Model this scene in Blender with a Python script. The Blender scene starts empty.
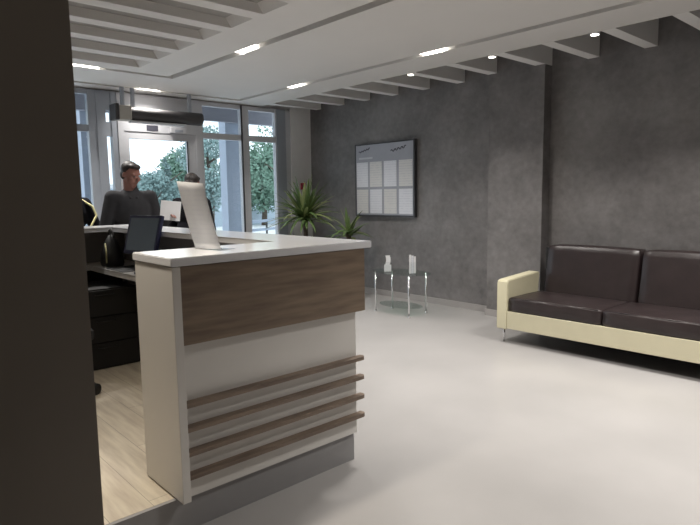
import bpy, bmesh, math, random
from mathutils import Vector, Matrix
C = bpy.context.scene.collection
S = bpy.context.scene
R = math.radians
random.seed(7)

# ---------------------------------------------------------------- camera
cam_d = bpy.data.cameras.new('camera')
cam = bpy.data.objects.new('camera', cam_d); C.objects.link(cam)
FPX, YAW, PIT, ROL = 576.35, 0.73624, -0.116475, -0.014676
fw = Vector((math.sin(YAW)*math.cos(PIT), math.cos(YAW)*math.cos(PIT), math.sin(PIT)))
rt = Vector((math.cos(YAW), -math.sin(YAW), 0)); up = rt.cross(fw)
rt2 = rt*math.cos(ROL)+up*math.sin(ROL); up2 = up*math.cos(ROL)-rt*math.sin(ROL)
M3 = Matrix((rt2, up2, -fw)).transposed()
cam.matrix_world = Matrix.Translation((0, 0, 1.5)) @ M3.to_4x4()
cam_d.sensor_width = 36; cam_d.lens = FPX/700*36; cam_d.clip_start = .05; cam_d.clip_end = 300
S.camera = cam
# ---------------------------------------------------------------- view + world
S.view_settings.view_transform = 'Standard'
try: S.view_settings.look = 'None'
except Exception: pass
S.view_settings.gamma = 1; S.view_settings.use_curve_mapping = False
S.view_settings.exposure = 0.0
w = bpy.data.worlds.new('sky'); S.world = w; w.use_nodes = True
bgn = w.node_tree.nodes['Background']
bgn.inputs[0].default_value = (.86, .95, 1, 1); bgn.inputs[1].default_value = 2.1
LAMP_MAIN, LAMP_SMALL = 24.0, 1.6
WARM = (1.0, .955, .90)

# ---------------------------------------------------------------- materials
def nodes(name):
    m = bpy.data.materials.new(name); m.use_nodes = True
    nt = m.node_tree; return m, nt, nt.nodes['Principled BSDF']
def mat(name, col, rough=.6, metal=0, noise=0, scale=8, bump=0, spec=.5, stretch=None, col2=None, detail=6, coat=0):
    m, nt, b = nodes(name)
    b.inputs['Roughness'].default_value = rough; b.inputs['Metallic'].default_value = metal
    b.inputs['Specular IOR Level'].default_value = spec
    b.inputs['Coat Weight'].default_value = coat; b.inputs['Coat Roughness'].default_value = .15
    tc = nt.nodes.new('ShaderNodeTexCoord'); mp = nt.nodes.new('ShaderNodeMapping')
    nt.links.new(tc.outputs['Object'], mp.inputs[0])
    if stretch: mp.inputs['Scale'].default_value = stretch
    n = nt.nodes.new('ShaderNodeTexNoise'); n.inputs['Scale'].default_value = scale; n.inputs['Detail'].default_value = detail
    nt.links.new(mp.outputs[0], n.inputs[0])
    cr = nt.nodes.new('ShaderNodeValToRGB'); nt.links.new(n.outputs[0], cr.inputs[0])
    c2 = col2 or tuple(c*(1-noise) for c in col)
    cr.color_ramp.elements[0].position = .35; cr.color_ramp.elements[1].position = .65
    cr.color_ramp.elements[0].color = (*c2, 1); cr.color_ramp.elements[1].color = (*col, 1)
    nt.links.new(cr.outputs[0], b.inputs['Base Color'])
    if bump:
        bp = nt.nodes.new('ShaderNodeBump'); bp.inputs['Strength'].default_value = bump; bp.inputs['Distance'].default_value = .01
        nt.links.new(n.outputs[0], bp.inputs['Height']); nt.links.new(bp.outputs[0], b.inputs['Normal'])
    return m
def emit(name, col, s):
    m, nt, b = nodes(name)
    b.inputs['Base Color'].default_value = (*col, 1)
    b.inputs['Emission Color'].default_value = (*col, 1); b.inputs['Emission Strength'].default_value = s
    return m
def glass(name, tint=(1, 1, 1), ior=1.45):
    m = bpy.data.materials.new(name); m.use_nodes = True; nt = m.node_tree
    nt.nodes.remove(nt.nodes['Principled BSDF']); out = nt.nodes['Material Output']
    t = nt.nodes.new('ShaderNodeBsdfTransparent'); t.inputs[0].default_value = (*tint, 1)
    g = nt.nodes.new('ShaderNodeBsdfGlossy'); g.inputs['Roughness'].default_value = .02
    lw = nt.nodes.new('ShaderNodeLayerWeight'); lw.inputs[0].default_value = .5
    pw = nt.nodes.new('ShaderNodeMath'); pw.operation = 'POWER'; nt.links.new(lw.outputs['Facing'], pw.inputs[0]); pw.inputs[1].default_value = 5
    fr = nt.nodes.new('ShaderNodeMath'); fr.operation = 'MULTIPLY_ADD'; nt.links.new(pw.outputs[0], fr.inputs[0]); fr.inputs[1].default_value = .5*(ior-1)/.45; fr.inputs[2].default_value = .04*(ior-1)/.45
    mx = nt.nodes.new('ShaderNodeMixShader')
    nt.links.new(fr.outputs[0], mx.inputs[0]); nt.links.new(t.outputs[0], mx.inputs[1]); nt.links.new(g.outputs[0], mx.inputs[2])
    nt.links.new(mx.outputs[0], out.inputs[0]); return m

def concrete():
    m, nt, b = nodes('textured_grey_plaster')
    tc = nt.nodes.new('ShaderNodeTexCoord')
    n1 = nt.nodes.new('ShaderNodeTexNoise'); n1.inputs['Scale'].default_value = 1.25; n1.inputs['Detail'].default_value = 8; n1.inputs['Roughness'].default_value = .65
    n2 = nt.nodes.new('ShaderNodeTexNoise'); n2.inputs['Scale'].default_value = 14; n2.inputs['Detail'].default_value = 6
    mp = nt.nodes.new('ShaderNodeMapping'); mp.inputs['Scale'].default_value = (1, 1, 1.1)
    nt.links.new(tc.outputs['Object'], mp.inputs[0]); nt.links.new(mp.outputs[0], n1.inputs[0]); nt.links.new(mp.outputs[0], n2.inputs[0])
    cr = nt.nodes.new('ShaderNodeValToRGB'); e = cr.color_ramp.elements
    e[0].position = .34; e[0].color = (.125, .117, .116, 1); e[1].position = .66; e[1].color = (.25, .238, .236, 1)
    mx = nt.nodes.new('ShaderNodeMix'); mx.data_type = 'FLOAT'; mx.inputs[0].default_value = .28
    nt.links.new(n1.outputs[0], mx.inputs[2]); nt.links.new(n2.outputs[0], mx.inputs[3])
    nt.links.new(mx.outputs[0], cr.inputs[0]); nt.links.new(cr.outputs[0], b.inputs['Base Color'])
    bp = nt.nodes.new('ShaderNodeBump'); bp.inputs['Strength'].default_value = .25; bp.inputs['Distance'].default_value = .01
    nt.links.new(n2.outputs[0], bp.inputs['Height']); nt.links.new(bp.outputs[0], b.inputs['Normal'])
    b.inputs['Roughness'].default_value = .55
    return m
def planks(name, c1, c2, pw, pl, rot):
    m, nt, b = nodes(name)
    tc = nt.nodes.new('ShaderNodeTexCoord'); mp = nt.nodes.new('ShaderNodeMapping'); mp.inputs['Rotation'].default_value[2] = rot
    nt.links.new(tc.outputs['Object'], mp.inputs[0])
    br = nt.nodes.new('ShaderNodeTexBrick'); br.inputs['Scale'].default_value = 1
    br.inputs['Brick Width'].default_value = pl; br.inputs['Row Height'].default_value = pw; br.inputs['Mortar Size'].default_value = .0015
    br.inputs['Color1'].default_value = (*c1, 1); br.inputs['Color2'].default_value = (*c2, 1)
    br.inputs['Mortar'].default_value = tuple(c*.5 for c in c2)+(1,); nt.links.new(mp.outputs[0], br.inputs[0])
    mp2 = nt.nodes.new('ShaderNodeMapping'); mp2.inputs['Scale'].default_value = (1.5, 14, 1); nt.links.new(mp.outputs[0], mp2.inputs[0])
    n = nt.nodes.new('ShaderNodeTexNoise'); n.inputs['Scale'].default_value = 2; n.inputs['Detail'].default_value = 8; nt.links.new(mp2.outputs[0], n.inputs[0])
    mx = nt.nodes.new('ShaderNodeMix'); mx.data_type = 'RGBA'; mx.blend_type = 'OVERLAY'; mx.inputs[0].default_value = .55
    nt.links.new(br.outputs[0], mx.inputs[6]); nt.links.new(n.outputs[0], mx.inputs[7]); nt.links.new(mx.outputs[2], b.inputs['Base Color'])
    b.inputs['Roughness'].default_value = .35
    return m
def sheet(name, col, ink, rows, trans=0):
    """white paper with faint rows of print, rows run across the local Y axis"""
    m, nt, b = nodes(name)
    tc = nt.nodes.new('ShaderNodeTexCoord'); mp = nt.nodes.new('ShaderNodeMapping'); mp.inputs['Scale'].default_value = (1, 1, 1)
    nt.links.new(tc.outputs['Object'], mp.inputs[0])
    wv = nt.nodes.new('ShaderNodeTexWave'); wv.bands_direction = 'Z'; wv.inputs['Scale'].default_value = rows; wv.inputs['Distortion'].default_value = .4
    n = nt.nodes.new('ShaderNodeTexNoise'); n.inputs['Scale'].default_value = 22
    nt.links.new(mp.outputs[0], wv.inputs[0]); nt.links.new(mp.outputs[0], n.inputs[0])
    mu = nt.nodes.new('ShaderNodeMath'); mu.operation = 'MULTIPLY'; nt.links.new(wv.outputs[1], mu.inputs[0]); nt.links.new(n.outputs[0], mu.inputs[1])
    cr = nt.nodes.new('ShaderNodeValToRGB'); cr.color_ramp.elements[0].position = .3; cr.color_ramp.elements[1].position = .5
    cr.color_ramp.elements[0].color = (*col, 1); cr.color_ramp.elements[1].color = (*ink, 1)
    nt.links.new(mu.outputs[0], cr.inputs[0]); nt.links.new(cr.outputs[0], b.inputs['Base Color']); b.inputs['Roughness'].default_value = .4
    if trans:
        tr = nt.nodes.new('ShaderNodeBsdfTranslucent'); nt.links.new(cr.outputs[0], tr.inputs[0]); ms = nt.nodes.new('ShaderNodeMixShader'); ms.inputs[0].default_value = trans
        nt.links.new(b.outputs[0], ms.inputs[1]); nt.links.new(tr.outputs[0], ms.inputs[2]); nt.links.new(ms.outputs[0], nt.nodes['Material Output'].inputs[0])
    return m

M = dict(
 plaster=concrete(),
 pier=mat('taupe_wall_paint', (.27, .235, .20), .7, noise=.08, scale=3),
 ceil=mat('white_ceiling_paint', (.69, .672, .65), .75, noise=.03, scale=2),
 recess=mat('greige_recess_shade', (.34, .33, .315), .8, noise=.03, scale=2),  # shade of recesses and channels is put into this darker colour
 beam=mat('white_beam_paint', (.78, .765, .745), .7, noise=.03, scale=2),
 cavity=mat('charcoal_cavity_paint', (.05, .048, .046), .85, noise=.1),
 floor=mat('pale_poured_floor', (.385, .373, .366), .3, noise=.12, scale=1.1, detail=5, spec=.45),
 base=mat('greige_skirting', (.36, .34, .33), .5, noise=.05),
 laminate=planks('light_oak_laminate', (.60, .53, .43), (.52, .46, .37), .19, 1.2, R(90)),
 plinth=mat('grey_plinth_laminate', (.30, .295, .30), .5, noise=.06, scale=5),
 white=mat('white_laminate', (.70, .68, .65), .35, noise=.02, scale=4),
 whitetop=mat('white_worktop', (.82, .83, .86), .16, noise=.02, scale=4),
 wood=mat('brown_grey_oak', (.235, .175, .122), .5, noise=.0, scale=3, stretch=(1.2, 6, 11), col2=(.15, .105, .075), detail=10),
 slat=mat('walnut_slat', (.235, .175, .13), .45, scale=3, stretch=(1.2, 10, 10), col2=(.14, .10, .075), detail=8),
 black=mat('black_plastic', (.02, .02, .022), .5, noise=.2),
 dark=mat('dark_laminate', (.011, .0105, .011), .6, noise=.2),
 leather=mat('dark_brown_leather', (.027, .018, .0185), .38, noise=.25, scale=9, bump=.15, spec=.5),
 cream=mat('cream_lacquer', (.60, .56, .40), .35, noise=.04),
 chrome=mat('chrome', (.75, .75, .76), .18, metal=1),
 steel=mat('brushed_steel', (.5, .5, .5), .35, metal=1),
 frame=mat('blue_grey_aluminium', (.34, .37, .42), .45, noise=.05),
 framel=mat('light_grey_aluminium', (.56, .57, .60), .45, noise=.04),
 colw=mat('pale_column_paint', (.80, .79, .79), .65, noise=.04),
 pane=glass('window_glass', (.93, .96, .98)),
 tglass=glass('table_glass', (.88, .93, .91), 1.45),
 acryl=glass('clear_acrylic', (.96, .97, .97), 1.45),
 paper=mat('white_paper', (.78, .78, .80), .6, noise=.02),
 print=sheet('printed_paper', (.74, .75, .80), (.66, .67, .73), 9),
 thin=sheet('thin_printed_paper', (.78, .78, .79), (.75, .75, .77), 14, .5),
 cream_print=sheet('cream_printed_paper', (.68, .67, .66), (.60, .60, .61), 9),
 board=mat('blue_grey_board', (.36, .37, .42), .4, noise=.06),
 boardf=mat('dark_board_frame', (.05, .05, .055), .4),
 ink=mat('dark_ink', (.05, .05, .07), .6),
 lamp=emit('lamp_glow', (1, .95, .86), 9),
 red=mat('red_plastic', (.45, .04, .08), .4),
 navy=mat('navy_plastic', (.03, .034, .085), .35),
 screen=emit('dim_screen', (.10, .125, .15), .12),
 leaf=mat('palm_leaf', (.13, .21, .06), .45, noise=.4, scale=6),
 leaf2=mat('pale_palm_leaf', (.36, .42, .18), .45, noise=.3, scale=6),
 pot=mat('grey_planter', (.12, .12, .12), .5),
 soil=mat('potting_soil', (.04, .03, .02), .9, noise=.4, scale=30),
 skin=mat('skin', (.24, .11, .085), .5, noise=.06),
 hair=mat('dark_hair', (.02, .014, .013), .55, noise=.4, scale=30, bump=.3),
 jacket=mat('charcoal_jacket', (.036, .036, .04), .9, noise=.25, scale=6, bump=.2, spec=.2),
 jacket2=mat('grey_jacket_yoke', (.055, .055, .06), .9, noise=.3, scale=6, spec=.2),
 blackcoat=mat('black_coat', (.008, .008, .011), .95, noise=.25, scale=6, spec=.12),
 trousers=mat('dark_trousers', (.03, .03, .04), .8, noise=.2),
 yellow=mat('yellow_strap', (.62, .58, .30), .6),
 beige=mat('beige_plastic', (.42, .40, .36), .5),
 acdark=mat('dark_grey_casing', (.055, .052, .055), .5, noise=.1),
 pave=mat('pale_paving', (.84, .85, .87), .8, noise=.06, scale=1),
 extcol=mat('blue_grey_cladding', (.42, .48, .58), .6, noise=.05),
 extcan=mat('mauve_grey_cladding', (.30, .30, .34), .7, noise=.05),
 bark=mat('bark', (.12, .09, .07), .9, noise=.3),
 tleaf=mat('hazy_foliage', (.20, .33, .25), .7, noise=.35, scale=2),  # haze is mixed into the leaf colour
 tleaf2=mat('hazy_blue_green_foliage', (.28, .40, .39), .7, noise=.3, scale=2),  # paled and blued so the haze sits in the colour
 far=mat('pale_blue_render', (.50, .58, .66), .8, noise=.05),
)

# ---------------------------------------------------------------- helpers
def box(bm, x0, x1, y0, y1, z0, z1, bev=0):
    t = bmesh.new(); bmesh.ops.create_cube(t, size=1)
    for v in t.verts:
        v.co = Vector(((x0+x1)/2+v.co.x*(x1-x0), (y0+y1)/2+v.co.y*(y1-y0), (z0+z1)/2+v.co.z*(z1-z0)))
    if bev: bmesh.ops.bevel(t, geom=t.edges[:], offset=bev, segments=3, affect='EDGES', profile=.6)
    merge(bm, t); return bm
def merge(bm, t, mtx=None):
    me = bpy.data.meshes.new('tmp'); t.to_mesh(me); t.free()
    if mtx is not None: me.transform(mtx)
    bm.from_mesh(me); bpy.data.meshes.remove(me)
def tube(bm, pts, rad, seg=10, caps=True):
    """tapered tube along pts; rad number or list"""
    pts = [Vector(p) for p in pts]; n = len(pts)
    rads = rad if isinstance(rad, (list, tuple)) else [rad]*n
    rings = []; prev = None
    for i, p in enumerate(pts):
        d = (pts[min(i+1, n-1)]-pts[max(i-1, 0)]).normalized()
        a = prev if prev else (Vector((0, 0, 1)) if abs(d.z) < .9 else Vector((1, 0, 0)))
        a = (a-d*a.dot(d)).normalized(); b = d.cross(a); prev = a
        rings.append([bm.verts.new(p+(a*math.cos(2*math.pi*k/seg)+b*math.sin(2*math.pi*k/seg))*rads[i]) for k in range(seg)])
    for i in range(n-1):
        for k in range(seg):
            bm.faces.new((rings[i][k], rings[i][(k+1) % seg], rings[i+1][(k+1) % seg], rings[i+1][k]))
    if caps: bm.faces.new(rings[0][::-1]); bm.faces.new(rings[-1])
    return bm
def prism(bm, poly, z0, z1):
    a = [bm.verts.new((x, y, z0)) for x, y in poly]; b = [bm.verts.new((x, y, z1)) for x, y in poly]
    n = len(poly); bm.faces.new(a[::-1]); bm.faces.new(b)
    for i in range(n): bm.faces.new((a[i], a[(i+1) % n], b[(i+1) % n], b[i]))
    return bm
def lathe(bm, prof, cx=0, cy=0, seg=24):
    rings = [[bm.verts.new((cx+r*math.cos(2*math.pi*k/seg), cy+r*math.sin(2*math.pi*k/seg), z)) for k in range(seg)] for r, z in prof]
    for i in range(len(rings)-1):
        for k in range(seg): bm.faces.new((rings[i][k], rings[i][(k+1) % seg], rings[i+1][(k+1) % seg], rings[i+1][k]))
    bm.faces.new(rings[0][::-1]); bm.faces.new(rings[-1]); return bm
def ell(bm, c, r, mtx=None, seg=16):
    t = bmesh.new(); bmesh.ops.create_uvsphere(t, u_segments=seg, v_segments=seg//2+2, radius=1)
    m = Matrix.Translation(c) @ (mtx or Matrix.Identity(4)) @ Matrix.Diagonal((*r, 1)); merge(bm, t, m); return bm
def new(): return bmesh.new()
def obj(name, bm, m, parent=None, smooth=False, origin=None):
    """link bm (world coordinates, or coordinates about parent.location) as one mesh object"""
    bmesh.ops.recalc_face_normals(bm, faces=bm.faces[:])
    me = bpy.data.meshes.new(name); bm.to_mesh(me); bm.free()
    me.materials.append(m); o = bpy.data.objects.new(name, me); C.objects.link(o)
    if smooth:
        for p in me.polygons: p.use_smooth = True
    if parent is not None:
        q = parent; off = Vector((0, 0, 0))
        while q is not None: off += q.location; q = q.parent
        me.transform(Matrix.Translation(-off)); o.parent = parent
    elif origin is not None:
        me.transform(Matrix.Translation(-Vector(origin))); o.location = origin
    return o
def smooth_angle(o, a=35):
    me = o.data
    for p in me.polygons: p.use_smooth = True
    bm = bmesh.new(); bm.from_mesh(me)
    for e in bm.edges:
        if len(e.link_faces) == 2 and e.calc_face_angle(0) > R(a): e.smooth = False
    bm.to_mesh(me); bm.free()
def tag(o, label, cat, group=None, kind=None):
    if label: o['label'] = label
    if cat: o['category'] = cat
    if group: o['group'] = group
    if kind: o['kind'] = kind
    return o
def thing(name, label, cat, loc=(0, 0, 0), group=None):
    o = bpy.data.objects.new(name, None); C.objects.link(o); o.location = loc; o.empty_display_size = .1
    return tag(o, label, cat, group)
def struct(name, bm, m, label=None, parent=None):
    o = obj(name, bm, m, parent)
    if parent is None: o['kind'] = 'structure'
    if label: o['label'] = label
    return o
def bx(*a, **k): return box(new(), *a, **k)
def dup(root, loc, label):
    r = root.copy(); C.objects.link(r); r.location = loc; r['label'] = label
    for ch in list(root.children):
        c = ch.copy(); C.objects.link(c); c.parent = r
        for g in ch.children:
            d = g.copy(); C.objects.link(d); d.parent = c
    return r

# ================================================================ room shell
W, YW, ZC = 6.1, 7.72, 2.888       # right wall, window wall, lower face of the ceiling slab
XL, YN = -1.5, -3.0
TOPZ = 3.35
struct('floor', bx(XL, W, YN, YW+.1, -.1, 0), M['floor'], 'pale glossy poured floor of the waiting area')
struct('wall_right', bx(W, W+.2, YN, YW+.3, -.1, TOPZ), M['plaster'], 'dark grey textured plaster wall behind sofa and notice board')
struct('wall_left', bx(XL-.2, XL, YN, YW+.3, -.1, TOPZ), M['pier'])
struct('wall_near', bx(XL-.2, W+.2, YN-.2, YN, -.1, TOPZ), M['pier'])
struct('trim_1', bx(5.95, W, 3.355, 4.065, 0, TOPZ-.1), M['plaster'], 'grey plaster pilaster standing out of the wall left of the sofa')
struct('trim_2', bx(-.75, .472, 1.5, 1.9, 0, ZC), M['pier'], 'dark taupe pier filling the left edge of the view')
struct('wall_pier', bx(XL, -.75, 1.5, 1.9, 0, ZC), M['pier'])
struct('wall_window_left', bx(XL, 1.0, YW, YW+.25, -.1, TOPZ), M['colw'])
struct('wall_window_corner', bx(5.70, W, YW-.06, YW+.25, 0, TOPZ-.05), M['colw'], 'pale painted column in the corner beside the right window')
struct('wall_window_header', bx(1.0, 5.70, YW+.02, YW+.25, ZC-.02, TOPZ), M['colw'])
b = bx(W-.015, W, 4.065, YW-.06, 0, .082); struct('baseboard_right', b, M['base'])
struct('baseboard_pilaster', box(bx(5.935, 5.95, 3.34, 4.08, 0, .082), 5.95, W-.001, 3.34, 3.355, 0, .082), M['base'])
struct('baseboard_sofa', bx(W-.015, W, YN, 3.34, 0, .082), M['base'])

# ceiling: one slab with recessed light channels and recessed openings (height field of cells)
XR = 5.15; GX0, GX1 = 4.54, 4.64; HX0, HX1 = 3.07, 3.17
FY0, FY1 = 7.36, 7.46; KY0, KY1 = 6.46, 6.56; OX1 = 2.63; OX0 = -.9
opens = []
y = 6.21
while y > YN+.6: opens.append((y-.33, y)); y -= .472
def level(x, y):
    if GX0 < x < GX1 and y < FY1: return ZC+.06
    if HX0 < x < HX1 and y < KY1: return ZC+.06
    if FY0 < y < FY1 and XL+.6 < x < GX1: return ZC+.06
    if KY0 < y < KY1 and XL+.6 < x < HX1: return ZC+.06
    if OX0 < x < OX1:
        for a, c in opens:
            if a < y < c: return ZC+.072
    return ZC
xs = sorted({XL, OX0, OX1, HX0, HX1, GX0, GX1, XR, XL+.6}); ys = sorted({YN, KY0, KY1, FY0, FY1, YW+.02, *[v for o_ in opens for v in o_]})
bm = new()
L = {}
for i in range(len(xs)-1):
    for j in range(len(ys)-1):
        L[i, j] = level((xs[i]+xs[i+1])/2, (ys[j]+ys[j+1])/2)
def quad(bm, pts): bm.faces.new([bm.verts.new(p) for p in pts])
for (i, j), z in L.items():
    x0, x1, y0, y1 = xs[i], xs[i+1], ys[j], ys[j+1]
    quad(bm, [(x0, y0, z), (x0, y1, z), (x1, y1, z), (x1, y0, z)])
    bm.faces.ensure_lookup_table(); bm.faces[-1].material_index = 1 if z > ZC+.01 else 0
    for (ni, nj, p, q) in ((i+1, j, (x1, y0), (x1, y1)), (i, j+1, (x0, y1), (x1, y1))):
        if (ni, nj) in L and abs(L[ni, nj]-z) > 1e-4:
            z2 = L[ni, nj]; quad(bm, [(*p, z), (*q, z), (*q, z2), (*p, z2)])
            
bmesh.ops.remove_doubles(bm, verts=bm.verts[:], dist=1e-5)
for v in bm.verts:            # the right end of every opening slopes, tilted to catch more light
    if abs(v.co.x-OX1) < 1e-4 and ZC+.065 < v.co.z < ZC+.08: v.co.x -= .055
# edge of the slab along the cavity, and its closed top
quad(bm, [(XR, YN, ZC), (XR, YW+.02, ZC), (XR, YW+.02, ZC+.25), (XR, YN, ZC+.25)])
quad(bm, [(XL, YN, ZC+.25), (XR, YN, ZC+.25), (XR, YW+.02, ZC+.25), (XL, YW+.02, ZC+.25)])
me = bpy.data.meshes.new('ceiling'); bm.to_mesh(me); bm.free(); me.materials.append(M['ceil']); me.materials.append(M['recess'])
o = bpy.data.objects.new('ceiling', me); C.objects.link(o); o['kind'] = 'structure'; o['label'] = 'white dropped ceiling with recessed light channels and openings'
struct('ceiling_cavity', bx(XL-.2, W+.2, YN-.2, YW+.3, TOPZ, TOPZ+.1), M['cavity'], 'dark void above the white beams')

# beams between the ceiling slab and the right wall
ordn = ['nearest the window wall', 'second from the window wall', 'third from the window wall', 'fourth from the window wall, above the notice board',
        'fifth from the window wall', 'sixth from the window wall, just past the notice board', 'first of two that end at the pilaster',
        'second of two that end at the pilaster, above its near edge', 'first beam above the sofa past the pilaster', 'second beam above the sofa', 'nearest in view, cut by the right edge of the picture']
yb = 6.806+.5685
yb_list = [6.806+.5685-.5685*k for k in range(0, 17)]
for k, yy in enumerate(yb_list):
    xe = 5.949 if 3.3 < yy < 4.03 else W-.001
    if yy < .2 and yy < YN+.3: continue
    if k == 7: yy -= .042
    bb = bx(XR+.001, xe, yy, yy+.12, ZC, ZC+.25)
    if k == 7: box(bb, xe, W-.001, yy, 3.354, ZC, ZC+.25)
    o = obj('ceiling_beam', bb, M['beam'], origin=None)
    lab = ordn[k] if k < len(ordn) else 'behind the viewpoint above the sofa'
    tag(o, 'white painted ceiling beam running to the grey wall, '+lab, 'beam', 'white beams along the right side of the ceiling')

# floor platform inside the counter (laminate on a grey riser)
PZ = .165
struct('floor_platform', bx(XL, 2.12, 2.345, 5.60, .145, PZ), M['laminate'], 'raised light wood laminate floor behind the counter')
struct('trim_3', bx(XL, 2.118, 2.325, 2.345, 0, PZ-.001), M['plinth'], 'grey riser under the platform and the counter')
struct('trim_4', box(bx(2.10, 2.118, 2.345, 5.6, 0, .144), XL, 2.10, 5.58, 5.6, 0, .144), M['plinth'])

# ---------------------------------------------------------------- window wall
def window(name, x0, x1, fw_l, fw_r, mm, label, bottom=.0, trans=(2.345, 2.43), top=ZC-.02):
    b = new()
    box(b, x0, x0+fw_l, YW-.03, YW+.05, bottom, top); box(b, x1-fw_r, x1, YW-.03, YW+.05, bottom, top)
    box(b, x0+fw_l, x1-fw_r, YW-.02, YW+.04, trans[0], trans[1]); box(b, x0+fw_l, x1-fw_r, YW-.02, YW+.04, bottom, bottom+.12)
    box(b, x0+fw_l, x1-fw_r, YW-.02, YW+.04, top-.06, top)
    o = struct(name, b, mm, label)
    g = bx(x0+fw_l, x1-fw_r, YW+.008, YW+.014, bottom+.12, trans[0]); g = obj('window_pane', g, M['pane'], o)
    g = bx(x0+fw_l, x1-fw_r, YW+.008, YW+.014, trans[1], top-.06); g = obj('window_pane', g, M['pane'], o)
    return o
window('window_1', 1.0, 2.66, .09, .10, M['frame'], 'left window of the glazed wall, partly behind the pier')
window('window_2', 4.11, 4.83, .035, .05, M['framel'], 'middle window right of the door')
window('window_3', 4.83, 5.70, .09, .29, M['framel'], 'right window beside the corner column')
struct('trim_5', bx(5.43, 5.60, YW-.045, YW-.03, 0, ZC-.02), M['frame'], 'blue grey window post at the right end of the glazed wall')
struct('trim_6', bx(4.775, 4.80, YW-.045, YW-.03, 0, ZC-.02), M['boardf'], 'dark edge of the post between the two right windows')
# sidelight + door
b = new(); box(b, 2.66, 2.775, YW-.04, YW+.05, 0, ZC-.02); box(b, 2.845, 2.92, YW-.04, YW+.05, 0, ZC-.02)
box(b, 2.775, 2.845, YW-.03, YW+.04, 2.30, 2.48); box(b, 2.775, 2.845, YW-.03, YW+.04, 0, .1); box(b, 2.775, 2.845, YW-.03, YW+.04, 2.63, ZC-.02)
o = struct('window_4', b, M['frame'], 'narrow sidelight left of the entrance door')
obj('window_pane', bx(2.775, 2.845, YW, YW+.006, .1, 2.30), M['pane'], o); obj('window_pane', bx(2.775, 2.845, YW, YW+.006, 2.48, 2.63), M['pane'], o)
b = new(); box(b, 2.92, 3.0, YW-.05, YW+.05, 0, 2.38); box(b, 4.02, 4.11, YW-.05, YW+.05, 0, ZC-.02); box(b, 2.92, 4.02, YW-.05, YW+.05, 2.38, ZC-.02)
d = struct('door_1', b, M['framel'], 'grey framed glass entrance door')
b = new(); box(b, 3.0, 3.06, YW-.04, YW+.02, .02, 2.375); box(b, 3.89, 4.02, YW-.04, YW+.02, .02, 2.375)
box(b, 3.06, 3.89, YW-.04, YW+.02, 2.285, 2.375); box(b, 3.06, 3.89, YW-.04, YW+.02, .02, .2)
lf = obj('door_leaf', b, M['framel'], d)
obj('glass_pane', bx(3.06, 3.89, YW-.012, YW-.006, .2, 2.285), M['pane'], lf)
obj('glazing_bead', bx(3.875, 3.89, YW-.05, YW-.04, .2, 2.285), M['boardf'], lf)
b = new(); tube(b, [(3.93, YW-.04, 1.0), (3.93, YW-.10, 1.0), (3.93, YW-.10, 1.35), (3.93, YW-.04, 1.35)], .012); obj('door_handle', b, M['steel'], lf, True)

# ---------------------------------------------------------------- outside
struct('ground', bx(-25, 60, YW+.26, 90, -.14, -.04), M['pave'], 'bright pale paving outside')
t = obj('outside_column', box(bx(5.13, 5.40, 8.75, 8.97, -.04, 3.4), 5.11, 5.42, 8.73, 8.99, -.04, .06), M['extcol']); tag(t, 'blue grey square column outside, seen through the middle window', 'column', 'columns outside the windows')
t = obj('outside_column', box(bx(2.80, 3.02, 8.75, 8.97, -.04, 3.4), 2.78, 3.04, 8.73, 8.99, -.04, .06), M['extcol']); tag(t, 'blue grey square column outside, seen through the left window', 'column', 'columns outside the windows')
t = obj('entrance_canopy', box(bx(-3, 12, 8.62, 8.72, 2.74, 3.6), -3, 12, YW+.27, 9.1, 3.4, 3.6), M['extcan']); tag(t, 'mauve grey canopy fascia outside above the windows', 'canopy')
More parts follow.
